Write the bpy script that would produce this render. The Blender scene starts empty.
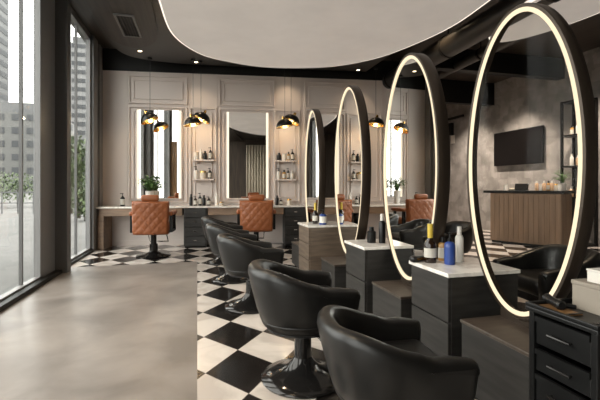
import bpy, bmesh, math, random
from mathutils import Vector, Matrix
random.seed(7)
S = bpy.context.scene
COL = S.collection
R = math.radians
PI = math.pi

# ------------------------------------------------------------------ camera
cam = bpy.data.cameras.new('camera')
cam.sensor_width = 36.0
cam.lens = 24.0
cam.shift_y = -13 / 600
cam.clip_start = 0.02
cam.clip_end = 1000
co = bpy.data.objects.new('camera', cam)
COL.objects.link(co)
co.location = (0, 0, 1.12)
co.rotation_euler = (R(90), 0, R(-14.4))
S.camera = co
# ------------------------------------------------------------------ world
W = bpy.data.worlds.new('overcast')
S.world = W
W.use_nodes = True
bg = W.node_tree.nodes['Background']
bg.inputs[0].default_value = (1.0, 0.965, 0.93, 1)
bg.inputs[1].default_value = 3.6
# daylight portals in the window wall
def portal(loc, sx, sy, rot):
    l = bpy.data.lights.new('window_portal', 'AREA')
    l.shape = 'RECTANGLE'; l.size = sx; l.size_y = sy
    l.cycles.is_portal = True
    o = bpy.data.objects.new('window_portal', l); COL.objects.link(o)
    o.location = loc; o.rotation_euler = rot
portal((-2.05, 2.4, 1.85), 3.5, 12.6, (0, R(-90), 0))
# ------------------------------------------------------------------ exposure
S.view_settings.view_transform = 'Standard'
S.view_settings.look = 'None'
S.view_settings.exposure = 1.27
S.view_settings.gamma = 1.0
S.view_settings.use_curve_mapping = False
S.cycles.max_bounces = 10
S.cycles.diffuse_bounces = 5
S.cycles.glossy_bounces = 6
S.cycles.transparent_max_bounces = 16
S.cycles.sample_clamp_indirect = 6.0
S.cycles.use_denoising = True

# ------------------------------------------------------------------ materials
def srgb(r, g, b):
    f = lambda c: (c / 255 / 12.92) if c / 255 <= .04045 else ((c / 255 + .055) / 1.055) ** 2.4
    return (f(r), f(g), f(b), 1)
def mat(name, col, rough=.5, metal=0.0, spec=.5, coat=0.0):
    m = bpy.data.materials.new(name); m.use_nodes = True
    p = m.node_tree.nodes['Principled BSDF']
    p.inputs['Base Color'].default_value = col if len(col) == 4 else (*col, 1)
    p.inputs['Roughness'].default_value = rough
    p.inputs['Metallic'].default_value = metal
    p.inputs['Specular IOR Level'].default_value = spec
    p.inputs['Coat Weight'].default_value = coat
    return m
def N(m, t, **kw):
    n = m.node_tree.nodes.new(t)
    for k, v in kw.items(): setattr(n, k, v)
    return n
def L(m, a, b): m.node_tree.links.new(a, b)
def P(m): return m.node_tree.nodes['Principled BSDF']
def noise_mat(name, c1, c2, scale=4.0, rough=.5, stretch=(1, 1, 1), detail=6, lo=.35, hi=.65, bump=0.0, metal=0.0, spec=.5, dist=0.0):
    m = mat(name, c1, rough, metal, spec)
    tc = N(m, 'ShaderNodeTexCoord'); mp = N(m, 'ShaderNodeMapping')
    mp.inputs['Scale'].default_value = stretch
    nz = N(m, 'ShaderNodeTexNoise'); nz.inputs['Scale'].default_value = scale; nz.inputs['Detail'].default_value = detail
    nz.inputs['Distortion'].default_value = dist
    cr = N(m, 'ShaderNodeValToRGB')
    cr.color_ramp.elements[0].position = lo; cr.color_ramp.elements[1].position = hi
    cr.color_ramp.elements[0].color = c1 if len(c1) == 4 else (*c1, 1)
    cr.color_ramp.elements[1].color = c2 if len(c2) == 4 else (*c2, 1)
    L(m, tc.outputs['Object'], mp.inputs['Vector']); L(m, mp.outputs[0], nz.inputs['Vector'])
    L(m, nz.outputs['Fac'], cr.inputs[0]); L(m, cr.outputs[0], P(m).inputs['Base Color'])
    if bump:
        b = N(m, 'ShaderNodeBump'); b.inputs['Strength'].default_value = bump; b.inputs['Distance'].default_value = .01
        L(m, nz.outputs['Fac'], b.inputs['Height']); L(m, b.outputs[0], P(m).inputs['Normal'])
    return m
def emit_mat(name, col, strength):
    m = bpy.data.materials.new(name); m.use_nodes = True
    nt = m.node_tree; nt.nodes.clear()
    e = nt.nodes.new('ShaderNodeEmission'); o = nt.nodes.new('ShaderNodeOutputMaterial')
    e.inputs[0].default_value = (*col[:3], 1); e.inputs[1].default_value = strength
    nt.links.new(e.outputs[0], o.inputs[0]); return m
def glass_mat(name, tint, refl=.07):
    m = bpy.data.materials.new(name); m.use_nodes = True
    nt = m.node_tree; nt.nodes.clear()
    t = nt.nodes.new('ShaderNodeBsdfTransparent'); g = nt.nodes.new('ShaderNodeBsdfGlossy')
    x = nt.nodes.new('ShaderNodeMixShader'); o = nt.nodes.new('ShaderNodeOutputMaterial')
    t.inputs[0].default_value = (*tint, 1); g.inputs['Roughness'].default_value = 0.0
    lw = nt.nodes.new('ShaderNodeLayerWeight'); lw.inputs[0].default_value = .5
    pw = nt.nodes.new('ShaderNodeMath'); pw.operation = 'POWER'; pw.inputs[1].default_value = 5
    ml = nt.nodes.new('ShaderNodeMath'); ml.operation = 'MULTIPLY_ADD'; ml.inputs[1].default_value = refl * 6; ml.inputs[2].default_value = refl * .3
    nt.links.new(lw.outputs['Facing'], pw.inputs[0]); nt.links.new(pw.outputs[0], ml.inputs[0]); nt.links.new(ml.outputs[0], x.inputs[0])
    nt.links.new(t.outputs[0], x.inputs[1]); nt.links.new(g.outputs[0], x.inputs[2]); nt.links.new(x.outputs[0], o.inputs[0])
    return m

M = {}
M['concrete'] = noise_mat('polished_concrete', (.145, .125, .110), (.26, .228, .204), 1.9, .36, detail=12, lo=.33, hi=.66, dist=.4)
# lozenge checker: half diagonals .2225 (across) and .30 (deep)
def checker():
    m = mat('lozenge_tiles', (.8, .8, .8), .16)
    geo = N(m, 'ShaderNodeTexCoord'); sp = N(m, 'ShaderNodeSeparateXYZ'); L(m, geo.outputs['Object'], sp.inputs[0])
    def mth(op, a, b=None):
        n = N(m, 'ShaderNodeMath', operation=op)
        for i, v in enumerate((a, b)):
            if v is None: continue
            if isinstance(v, (int, float)): n.inputs[i].default_value = v
            else: L(m, v, n.inputs[i])
        return n.outputs[0]
    x = mth('DIVIDE', mth('SUBTRACT', sp.outputs[0], .27), .445)
    y = mth('DIVIDE', mth('SUBTRACT', sp.outputs[1], 3.07), .60)
    u = mth('ADD', mth('ADD', x, y), 100.5); v = mth('ADD', mth('SUBTRACT', x, y), 100.5)
    par = mth('MODULO', mth('ADD', mth('FLOOR', u), mth('FLOOR', v)), 2.0)
    isw = mth('GREATER_THAN', par, .5)
    fu = mth('ABSOLUTE', mth('SUBTRACT', mth('FRACT', u), .5)); fv = mth('ABSOLUTE', mth('SUBTRACT', mth('FRACT', v), .5))
    grout = mth('GREATER_THAN', mth('MAXIMUM', fu, fv), .494)
    nz = N(m, 'ShaderNodeTexNoise'); nz.inputs['Scale'].default_value = 2.5; nz.inputs['Detail'].default_value = 8; nz.inputs['Distortion'].default_value = 1.2
    L(m, geo.outputs['Object'], nz.inputs['Vector'])
    cr = N(m, 'ShaderNodeValToRGB'); L(m, nz.outputs['Fac'], cr.inputs[0])
    cr.color_ramp.elements[0].position = .4; cr.color_ramp.elements[1].position = .56
    cr.color_ramp.elements[0].color = (.46, .41, .37, 1); cr.color_ramp.elements[1].color = (.60, .545, .495, 1)
    mx = N(m, 'ShaderNodeMix', data_type='RGBA'); L(m, isw, mx.inputs[0])
    mx.inputs[6].default_value = (.012, .010, .009, 1); L(m, cr.outputs[0], mx.inputs[7])
    m2 = N(m, 'ShaderNodeMix', data_type='RGBA'); L(m, grout, m2.inputs[0])
    L(m, mx.outputs[2], m2.inputs[6]); m2.inputs[7].default_value = (.14, .12, .10, 1)
    L(m, m2.outputs[2], P(m).inputs['Base Color'])
    return m
M['tiles'] = checker()
M['panel'] = mat('taupe_panel_paint', (.62, .545, .50), .45)
M['stone'] = noise_mat('grey_plaster', (.19, .172, .158), (.34, .312, .288), 3.2, .8, detail=8, lo=.3, hi=.7, bump=.3)
def stone_blocks(m):
    # faint trowelled patches
    tc = N(m, 'ShaderNodeTexCoord'); vo = N(m, 'ShaderNodeTexVoronoi'); vo.inputs['Scale'].default_value = 4.5; vo.distance = 'CHEBYCHEV'
    L(m, tc.outputs['Object'], vo.inputs['Vector'])
    hs = N(m, 'ShaderNodeHueSaturation'); hs.inputs['Saturation'].default_value = 1
    mr = N(m, 'ShaderNodeMapRange'); mr.inputs[3].default_value = .78; mr.inputs[4].default_value = 1.15
    sx = N(m, 'ShaderNodeSeparateColor'); L(m, vo.outputs['Color'], sx.inputs[0]); L(m, sx.outputs[0], mr.inputs[0]); L(m, mr.outputs[0], hs.inputs['Value'])
    src = P(m).inputs['Base Color'].links[0].from_socket
    L(m, src, hs.inputs['Color']); L(m, hs.outputs[0], P(m).inputs['Base Color'])
stone_blocks(M['stone'])
M['dark_ceiling'] = noise_mat('dark_ribbed_ceiling', (.026, .020, .016), (.050, .039, .031), 3, .42, stretch=(9, .4, 1), detail=2)
M['black'] = mat('black_paint', (.007, .0065, .006), .5, 0, .25)
M['soffit'] = mat('black_satin_soffit', (.014, .012, .010), .3)
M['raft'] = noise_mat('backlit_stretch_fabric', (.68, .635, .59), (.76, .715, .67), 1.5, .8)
P(M['raft']).inputs['Emission Color'].default_value = (1, .93, .86, 1)      # glow added to lift the raft beyond what the lamps give
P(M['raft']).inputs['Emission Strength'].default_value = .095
M['frame'] = mat('anthracite_window_frame', (.17, .167, .166), .42)
M['column'] = mat('charcoal_column', (.09, .088, .087), .5)
M['glass'] = glass_mat('window_glass', (.84, .86, .85), .05)
M['clear'] = glass_mat('clear_glass', (.96, .96, .95), .008)
M['mirror'] = mat('mirror_silver', (.80, .79, .765), .0, 1.0)
M['led'] = emit_mat('warm_led', (1.0, .82, .56), .52)
M['led_wall'] = emit_mat('warm_led_wall', (1.0, .87, .66), .55)
M['led_raft'] = emit_mat('warm_led_raft', (1.0, .87, .72), .6)
M['lamp'] = emit_mat('downlight_glow', (1.0, .78, .50), 6)
M['bulb'] = emit_mat('pendant_bulb', (1.0, .72, .36), 1.5)
M['bronze'] = mat('dark_bronze', (.055, .040, .029), .36, .55)
M['leather'] = mat('black_leather', (.007, .0065, .006), .36, 0, .42)
M['chrome_black'] = mat('black_chrome', (.025, .023, .022), .12, .6)
M['chrome'] = mat('chrome', (.7, .68, .65), .15, 1)
M['tan'] = mat('tan_leather', (.29, .088, .027), .42)
M['marble'] = noise_mat('white_marble', (.60, .545, .49), (.82, .775, .72), 5, .14, detail=10, lo=.36, hi=.56, dist=1.6)
M['darkwood'] = noise_mat('charcoal_wood', (.016, .0145, .013), (.034, .031, .028), 3, .5, stretch=(1, 1, 9), detail=7)
M['brownwood'] = noise_mat('taupe_wood', (.10, .072, .052), (.17, .125, .09), 3, .5, stretch=(1, 1, 9), detail=7)
M['plinthtop'] = noise_mat('dark_walnut', (.045, .033, .025), (.075, .056, .042), 3, .42, stretch=(1, 8, 1))
M['deskwood'] = noise_mat('desk_wood', (.17, .11, .07), (.25, .165, .105), 3, .5, stretch=(1, 6, 6), detail=6)
M['slatwood'] = noise_mat('oak_slats', (.22, .138, .082), (.29, .185, .115), 3, .5, stretch=(5, 5, .5), detail=6)
M['goldpost'] = noise_mat('bronze_wood', (.13, .065, .025), (.24, .125, .05), 4, .35, stretch=(4, 4, .4))
M['brass'] = mat('brushed_brass', (.75, .47, .16), .22, 1)
M['white_plastic'] = mat('white_plastic', (.70, .66, .60), .4)
M['cream'] = mat('cream_ceramic', (.62, .55, .46), .4)
M['brown_glass'] = mat('brown_glass', (.018, .009, .005), .08)
M['black_plastic'] = mat('black_plastic', (.006, .006, .006), .35, 0, .35)
M['blue_label'] = mat('blue_label', (.022, .055, .23), .35)
M['pale_label'] = mat('pale_label', (.55, .52, .46), .6)
M['yellow_foil'] = mat('yellow_foil', (.62, .44, .06), .35)
M['amber'] = mat('amber_bottle', (.40, .22, .07), .15)
M['skin_bottle'] = mat('peach_bottle', (.62, .40, .24), .25)
M['grey_card'] = mat('grey_card', (.25, .215, .175), .7)
M['white_card'] = mat('white_card', (.62, .585, .53), .6)
M['leafmat'] = noise_mat('leaf_green', (.035, .085, .018), (.10, .19, .05), 8, .5)
M['treeleaf'] = noise_mat('tree_leaf', (.018, .032, .008), (.06, .088, .026), 3, .6)
M['soil'] = mat('soil', (.03, .02, .012), .9)
M['bark'] = mat('bark', (.03, .024, .017), .9)
M['screen'] = mat('dark_screen', (.006, .005, .005), .3)
M['linen'] = mat('cream_linen', (.55, .48, .38), .8)
M['rearwall'] = noise_mat('brown_wood_wall', (.035, .024, .017), (.07, .048, .033), 3, .6, stretch=(5, 5, .4))
M['pavement'] = noise_mat('pale_paving', (.055, .053, .05), (.085, .082, .078), .8, .8)
M['tower'] = mat('pale_tower', (.13, .13, .13), .7)
M['tower_dark'] = mat('grey_tower', (.07, .071, .073), .7)
M['tower_win'] = mat('tower_glass', (.05, .052, .055), .6, 0, .1)
M['lowrise'] = mat('grey_lowrise', (.075, .075, .072), .7)

# ------------------------------------------------------------------ mesh builder
class MB:
    def __init__(s): s.bm = bmesh.new()
    def _merge(s, t, mtx=None):
        if mtx is not None: bmesh.ops.transform(t, matrix=mtx, verts=t.verts)
        me = bpy.data.meshes.new('tmp'); t.to_mesh(me); t.free()
        s.bm.from_mesh(me); bpy.data.meshes.remove(me)
        return s
    def box(s, c, d, bev=0.0, rot=None, seg=2):
        t = bmesh.new(); bmesh.ops.create_cube(t, size=1)
        bmesh.ops.scale(t, vec=d, verts=t.verts)
        if bev: bmesh.ops.bevel(t, geom=t.edges[:], offset=bev, segments=seg, affect='EDGES', profile=.5)
        m = Matrix.Translation(c)
        if rot: m = m @ Matrix.Rotation(rot[2], 4, 'Z') @ Matrix.Rotation(rot[1], 4, 'Y') @ Matrix.Rotation(rot[0], 4, 'X')
        return s._merge(t, m)
    def bx(s, x0, x1, y0, y1, z0, z1, bev=0.0):
        return s.box(((x0 + x1) / 2, (y0 + y1) / 2, (z0 + z1) / 2), (x1 - x0, y1 - y0, z1 - z0), bev)
    def cyl(s, p0, p1, r0, r1=None, n=16):
        p0 = Vector(p0); p1 = Vector(p1); d = p1 - p0
        t = bmesh.new()
        bmesh.ops.create_cone(t, cap_ends=True, segments=n, radius1=r0, radius2=r0 if r1 is None else r1, depth=d.length)
        m = Matrix.Translation((p0 + p1) / 2) @ d.to_track_quat('Z', 'Y').to_matrix().to_4x4()
        return s._merge(t, m)
    def lathe(s, prof, n=24, c=(0, 0, 0)):
        bm = s.bm; rings = []
        for r, z in prof:
            if r < 1e-5: rings.append([bm.verts.new((c[0], c[1], c[2] + z))])
            else: rings.append([bm.verts.new((c[0] + r * math.cos(2 * PI * i / n), c[1] + r * math.sin(2 * PI * i / n), c[2] + z)) for i in range(n)])
        for a, b in zip(rings, rings[1:]):
            for i in range(n):
                j = (i + 1) % n
                if len(a) == 1 and len(b) == 1: continue
                if len(a) == 1: bm.faces.new((a[0], b[j], b[i]))
                elif len(b) == 1: bm.faces.new((a[i], a[j], b[0]))
                else: bm.faces.new((a[i], a[j], b[j], b[i]))
        return s
    def grid(s, rows, close_u=False, close_v=False):
        bm = s.bm; V = [[bm.verts.new(p) for p in r] for r in rows]
        nu = len(V); nv = len(V[0])
        for i in range(nu if close_u else nu - 1):
            for j in range(nv if close_v else nv - 1):
                a, b = V[i], V[(i + 1) % nu]; k = (j + 1) % nv
                bm.faces.new((a[j], a[k], b[k], b[j]))
        return V
    def cap(s, vs):
        s.bm.faces.new(vs)
    def prism(s, outline, z0, z1):
        bm = s.bm
        a = [bm.verts.new((x, y, z0)) for x, y in outline]; b = [bm.verts.new((x, y, z1)) for x, y in outline]
        bm.faces.new(list(reversed(a))); bm.faces.new(b)
        for i in range(len(a)):
            j = (i + 1) % len(a); bm.faces.new((a[i], a[j], b[j], b[i]))
        return s
    def tube(s, pts, r, n=8, closed=False):
        pts = [Vector(p) for p in pts]; rows = []
        for i, p in enumerate(pts):
            if closed: d = pts[(i + 1) % len(pts)] - pts[i - 1]
            else: d = pts[min(i + 1, len(pts) - 1)] - pts[max(i - 1, 0)]
            q = d.to_track_quat('Z', 'Y')
            rows.append([p + q @ Vector((r * math.cos(2 * PI * k / n), r * math.sin(2 * PI * k / n), 0)) for k in range(n)])
        V = s.grid(rows, close_u=closed, close_v=True)
        if not closed: s.cap(list(reversed(V[0]))); s.cap(V[-1])
        return s
    def build(s, name, m, parent=None, loc=(0, 0, 0), rz=0, smooth=None):
        bmesh.ops.recalc_face_normals(s.bm, faces=s.bm.faces)
        me = bpy.data.meshes.new(name); s.bm.to_mesh(me); s.bm.free()
        me.materials.append(M[m] if isinstance(m, str) else m)
        if smooth is not None:
            me.polygons.foreach_set('use_smooth', [True] * len(me.polygons))
            me.set_sharp_from_angle(angle=R(smooth))
        o = bpy.data.objects.new(name, me); COL.objects.link(o)
        o.location = loc; o.rotation_euler = (0, 0, rz)
        if parent: o.parent = parent
        return o
def tag(o, label=None, cat=None, group=None, kind=None):
    if label: o['label'] = label
    if cat: o['category'] = cat
    if group: o['group'] = group
    if kind: o['kind'] = kind
    return o
def thing(name, label, cat, loc=(0, 0, 0), rz=0, group=None):
    o = bpy.data.objects.new(name, None); o.empty_display_size = .1; COL.objects.link(o)
    o.location = loc; o.rotation_euler = (0, 0, rz)
    return tag(o, label, cat, group)
def struct(o): o['kind'] = 'structure'; return o
def dup(root, loc=None, rz=None, label=None, group=None):
    r = root.copy(); COL.objects.link(r)
    if loc is not None: r.location = loc
    if rz is not None: r.rotation_euler = (0, 0, rz)
    if label: r['label'] = label
    if group: r['group'] = group
    for ch in list(root.children):
        c = ch.copy(); COL.objects.link(c); c.parent = r
        for g in list(ch.children):
            d = g.copy(); COL.objects.link(d); d.parent = c
    return r

# wall frame of the panelled back wall: u runs along it, off comes out into the room
WA = R(-6.6)
UX, UY = math.cos(WA), math.sin(WA)
NX, NY = -UY, UX
P0 = (-1.8, 8.3)
def WP(u, off=0.0, z=0.0): return (P0[0] + UX * u - NX * off, P0[1] + UY * u - NY * off, z)

H = 3.75          # dark ceiling
XL = -1.8         # window wall
# ================================================================== SHELL
struct(MB().bx(-1.95, 0.0, -4.0, 6.2, -.1, 0).build('floor', 'concrete'))
struct(MB().prism([(0, -4), (8, -4), (8, 11.6), (-1.95, 11.6), (-1.95, 6.2), (0, 6.2)], -.1, 0).build('floor_tiles', 'tiles'))
struct(MB().bx(-1.98, 8, -4.0, 11.6, H, H + .15).build('ceiling', 'dark_ceiling'))
WL = 6.15         # length of the panelled wall
struct(MB().bx(-.1, WL, 0, .14, 0, 3.34).build('wall_back', 'panel', None, WP(0), WA))
struct(MB().bx(-.1, WL + .3, -.02, .14, 3.34, H).build('trim_frieze', 'black', None, WP(0), WA))
e = WP(WL)
struct(MB().bx(e[0] - .12, e[0] + .02, e[1] + .15, 11.2, 0, H).build('wall_return', 'panel'))
struct(MB().bx(e[0] - .12, 7.5, 11.2, 11.35, 0, H).build('wall_far', 'stone'))
struct(MB().bx(7.3, 7.45, -4, 11.2, 0, H).build('wall_right', 'stone'))
struct(MB().bx(-1.95, 7.5, -4.15, -4.0, 0, H).build('wall_rear', 'rearwall'))

# panel mouldings on the back wall (each a frame standing proud)
def moulding(u0, u1, z0, z1, n, w=.028):
    b = MB()
    for a, c, d, f in ((u0, u1, z0, z0 + w), (u0, u1, z1 - w, z1), (u0, u0 + w, z0 + w, z1 - w), (u1 - w, u1, z0 + w, z1 - w)):
        b.bx(a, c, -.034, 0, d, f, .006)
    i = .09
    for a, c, d, f in ((u0 + i, u1 - i, z0 + i, z0 + i + .014), (u0 + i, u1 - i, z1 - i - .014, z1 - i), (u0 + i, u0 + i + .014, z0 + i, z1 - i), (u1 - i - .014, u1 - i, z0 + i, z1 - i)):
        b.bx(a, c, -.022, 0, d, f, .003)
    struct(b.build('trim_%d' % n, 'panel', None, WP(0), WA))
k = 1
for uc in (1.08, 2.78, 4.48):
    moulding(uc - .55, uc + .55, 2.72, 3.27, k); k += 1
    moulding(uc - .55, uc + .55, .82, 2.67, k); k += 1
for uc in (1.93, 3.58, 5.3):
    moulding(uc - .26, uc + .26, .82, 2.67, k); k += 1
b = MB()
for u in (.49, 1.655, 2.19, 3.335, 3.85, 5.04, 5.57): b.bx(u - .012, u + .012, -.012, 0, .82, 3.34)
struct(b.build('trim_%d' % k, 'panel', None, WP(0), WA)); k += 1
struct(MB().bx(.1, WL, -.015, 0, 0, .09).build('baseboard_back', 'panel', None, WP(0), WA))

# ceiling soffit (curved) and oval raft
def smooth_closed(pts, n=12):
    out = []; k = len(pts)
    for i in range(k):
        p0, p1, p2, p3 = (Vector(pts[(i + j) % k]) for j in (-1, 0, 1, 2))
        for t in range(n):
            t /= n
            out.append(tuple(.5 * ((2 * p1) + (p2 - p0) * t + (2 * p0 - 5 * p1 + 4 * p2 - p3) * t * t + (-p0 + 3 * p1 - 3 * p2 + p3) * t ** 3)))
    return out
AZ = 3.45
edge = [(-1.36, -3.95), (-1.36, 4.0), (-1.37, 5.4), (-1.40, 6.3), (-1.38, 7.0), (-1.24, 7.55), (-.95, 7.78), (-.5, 7.86), (.1, 7.86), (1.0, 7.78), (3.3, 7.51), (3.3, 4.0), (3.3, -3.95)]
def smooth_open(pts, a, b, n=6):
    out = list(pts[:a])
    for i in range(a, b):
        p0, p1, p2, p3 = (Vector(pts[min(max(i + j, a), b)]) for j in (-1, 0, 1, 2))
        for t in range(n):
            t /= n
            out.append(tuple(.5 * ((2 * p1) + (p2 - p0) * t + (2 * p0 - 5 * p1 + 4 * p2 - p3) * t * t + (-p0 + 3 * p1 - 3 * p2 + p3) * t ** 3)))
    return out + list(pts[b:])
struct(MB().prism(smooth_open(edge, 1, 9), AZ, AZ + .12).build('ceiling_soffit', 'soffit', None, smooth=30))
rib = [(-1.33, -3.9), (-1.33, 4.0), (-1.34, 5.5), (-1.34, 6.3), (-1.28, 6.75), (-1.14, 7.0), (-.95, 7.06), (-.74, 6.88), (-.60, 6.5), (-.56, 5.8), (-.55, 4.0), (-.55, -3.9)]
struct(MB().prism(smooth_open(rib, 1, 10), AZ - .035, AZ).build('ceiling_ribbed', 'dark_ceiling', None, smooth=30))
RAFT = [(-.40, 3.9), (-.39, 4.6), (-.30, 5.6), (.06, 6.3), (.55, 6.58), (1.05, 6.70), (1.6, 6.63), (2.18, 6.40), (2.60, 6.0), (2.87, 5.5), (3.10, 4.55), (3.07, 3.7), (2.9, 2.4), (2.5, 1.2), (1.9, .3), (1.2, .0), (.5, .35), (-.05, 1.4), (-.32, 2.7)]
ro = smooth_closed(RAFT, 8)
RZ = 3.15
def raft(name, outline, z):
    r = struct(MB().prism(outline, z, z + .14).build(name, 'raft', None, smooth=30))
    c = Vector((sum(p[0] for p in outline) / len(outline), sum(p[1] for p in outline) / len(outline)))
    rows = []
    for p in outline:
        d = (Vector(p) - c).normalized()
        a = Vector(p) + d * .002; q = Vector(p) + d * .022
        rows.append([(a.x, a.y, z + .004), (q.x, q.y, z + .004), (q.x, q.y, z + .034), (a.x, a.y, z + .034)])
    b = MB(); b.grid(rows, True, True); b.build('light_strip', 'led_raft', r)
    n = len(outline)
    for i in range(0, n, max(1, n // 8)):
        q = Vector(outline[i]) * .8 + c * .2; MB().cyl((q.x, q.y, z + .14), (q.x, q.y, AZ if name == 'ceiling_raft' else H), .012, None, 8).build('hanger', 'black', r)
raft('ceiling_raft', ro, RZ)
raft('ceiling_panel', [(4.15 + .5 * math.cos(2 * PI * i / 64), 3.55 + 1.3 * math.sin(2 * PI * i / 64)) for i in range(64)], 3.2)  # added panel standing in for the ceiling reflected in the nearest oval

# round ducts and beams under the dark ceiling
def duct(name, p0, p1, r, label):
    d = thing(name, label, 'duct', p0)
    v = Vector(p1) - Vector(p0)
    MB().cyl((0, 0, 0), v, r, None, 20).build('pipe', 'soffit', d, smooth=40)
    nn = 4
    for i in range(1, nn):
        q = v * (i / nn); h = v.normalized() * .02
        MB().cyl(q - h, q + h, r + .012, None, 20).build('collar', 'black', d, smooth=40)
        MB().cyl(q + Vector((0, 0, r)), (q.x, q.y, H - p0[2]), .01, None, 6).build('hanger', 'black', d)
duct('ventilation_duct', (3.75, 1.6, 3.34), (3.95, 9.5, 3.34), .17, 'fat black round duct under the ceiling beyond the oval mirrors')
duct('ventilation_duct', (4.7, 4.4, 3.42), (4.9, 10.5, 3.42), .09, 'slimmer black pipe running beside the fat duct overhead')
for i, (y, z) in enumerate(((6.6, 3.25), (8.6, 3.1))):
    struct(MB().bx(4.35, 7.3, y, y + .18, z + .1, H).build('beam', 'black'))

# ------------------------------------------------------------------ window wall
def window(n, y0, y1, mull):
    fr = .07
    w = struct(MB().bx(XL - .05, XL + .02, y0, y0 + fr, 0, H).bx(XL - .05, XL + .02, y1 - fr, y1, 0, H)
               .bx(XL - .05, XL + .02, y0, y1, 0, .07).bx(XL - .05, XL + .02, y0, y1, H - .1, H)
               .build('window_%d' % n, 'frame'))
    for m in mull:
        MB().bx(XL - .05, XL - .015, m - .012, m + .012, .07, H - .1).build('mullion', 'column', w)
    MB().bx(XL - .035, XL - .03, y0 + fr, y1 - fr, .07, H - .1).build('pane', 'glass', w)
    return w
window(1, 3.9, 5.36, (4.9,))
window(2, 5.97, 7.60, (6.9,))
window(3, 1.6, 3.75, (2.7,))
window(4, -1.2, 1.1, (0,))
window(5, -3.7, -1.65, (-2.6,))
struct(MB().bx(XL - .05, XL + .02, 5.36, 5.80, 0, H, .006).build('column_cladding', 'frame'))
struct(MB().bx(-1.85, -1.64, 5.80, 5.96, 0, H, .006).build('column', 'column'))
struct(MB().bx(-1.85, -1.74, 7.60, 7.9, 0, H).bx(-1.85, -1.80, 7.9, 8.05, 0, H).bx(-1.85, -1.74, 8.05, 8.45, 0, H).build('column_corner', 'frame'))
struct(MB().bx(-1.97, -1.70, 1.1, 1.6, 0, H).bx(-1.97, -1.70, -1.65, -1.2, 0, H).bx(-1.97, -1.70, -4.0, -3.7, 0, H).build('column_rear', 'column'))
struct(MB().bx(XL + .02, XL + .10, 3.9, 5.80, 0, .05, .005).bx(XL + .02, XL + .06, 5.97, 7.60, 0, .04, .005).build('trim_sill', 'black'))
struct(MB().bx(-1.97, XL + .02, 3.75, 3.9, 0, H).build('column_jamb', 'column'))
struct(MB().bx(-1.79, -1.60, 3.78, 3.87, 0, 2.48, .008).build('door_post', 'goldpost'))

# ------------------------------------------------------------------ outside
struct(MB().bx(-180, -1.98, -30, 260, -.25, -.05).build('pavement', 'pavement'))
def tower(name, x, y, sx, sy, h, m, label, floors, wm='tower_win', cols=0):
    t = thing(name, label, 'building', (x, y, -.05))
    MB().bx(-sx / 2, sx / 2, -sy / 2, sy / 2, 0, h).build('body', m, t)
    MB().bx(-sx / 2 + 1, sx / 2 - 1, -sy / 2 + 1, sy / 2 - 1, h, h + 2.5).build('roof_plant', 'tower_dark', t)
    fh = h / floors
    for i in range(floors):
        b = MB(); z0 = i * fh + fh * .38; z1 = i * fh + fh * .85
        if cols:
            cw = sx / cols
            for c in range(cols):
                MB().bx(-sx / 2 + cw * (c + .25), -sx / 2 + cw * (c + .75), -sy / 2 - .15, -sy / 2 + .1, z0, z1).build('window', wm, t)
            nd = 2
            for c in range(nd):
                b.bx(sx / 2 - .1, sx / 2 + .15, -sy / 2 + sy / nd * (c + .25), -sy / 2 + sy / nd * (c + .75), z0, z1)
        else:
            b.bx(-sx / 2 + 1, sx / 2 - 1, -sy / 2 - .15, -sy / 2 + .1, z0, z1)
            b.bx(sx / 2 - 1.1, sx / 2 + .15, -sy / 2 - .15, sy / 2 - 1, z0, z1)
        b.build('window_row', wm, t)
    return t
tower('apartment_block', -56, 118, 44, 18, 19, 'lowrise', 'low grey block with a grid of windows seen through the left window', 6, cols=14)
tower('office_tower', -66, 150, 8, 12, 72, 'tower_dark', 'dark grey tower rising behind the low block outside', 20)
tower('apartment_tower', -41, 175, 12, 14, 56, 'tower', 'pale tower with banded windows seen through the narrow window', 17)
tower('terrace_block', -30, 190, 10, 16, 40, 'lowrise', 'smaller grey building beside the banded pale tower outside', 12)
def leafcloud(b, c, rad, n, size):
    for i in range(n):
        d = Vector((random.gauss(0, 1), random.gauss(0, 1), random.gauss(0, 1))).normalized() * (random.random() ** .45)
        p = Vector(c) + Vector((d.x * rad[0], d.y * rad[1], d.z * rad[2]))
        q = Matrix.Rotation(random.random() * 6.3, 3, 'Z') @ Matrix.Rotation(random.uniform(-1.2, 1.2), 3, 'X')
        s = size * random.uniform(.6, 1.3)
        vs = [b.bm.verts.new(p + q @ Vector(v)) for v in ((-s * .45, 0, 0), (0, -s, .1 * s), (s * .45, 0, 0), (0, s, .1 * s))]
        b.bm.faces.new(vs)
def tree(name, x, y, h, rad, label, n=900, size=.09, trunk=.06):
    t = thing(name, label, 'tree', (x, y, -.05), 0, None)
    MB().cyl((0, 0, 0), (0, 0, h * .55), trunk, trunk * .5, 8).build('trunk', 'bark', t)
    b = MB()
    for k in range(5):
        leafcloud(b, (random.uniform(-.4, .4) * rad, random.uniform(-.4, .4) * rad, h * (.45 + .1 * k)), (rad * .8, rad * .8, h * .16), n // 5, size)
    b.build('foliage', 'treeleaf', t)
tree('tree', -4.3, 16.6, 3.1, .75, 'leafy young green tree outside the narrow window', 1300, .10)
tree('tree', -5.35, 19.5, 2.4, .8, 'lower bushy green tree behind the young one outside', 900, .12)
def shrub(x, y, h, rad, label):
    t = thing('shrub', label, 'shrub', (x, y, -.05), 0, None)
    MB().cyl((0, 0, 0), (0, 0, h * .5), .03, .02, 6).build('stem', 'bark', t)
    b = MB(); leafcloud(b, (0, 0, h * .55), (rad, rad, h * .45), 700, .10); b.build('foliage', 'treeleaf', t)
shrub(-3.75, 15.2, 1.1, .5, 'rounded green shrub at the foot of the tree outside')
shrub(-9.9, 26, 2.0, 1.3, 'dark shrub on the far left outside the left window')
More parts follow.
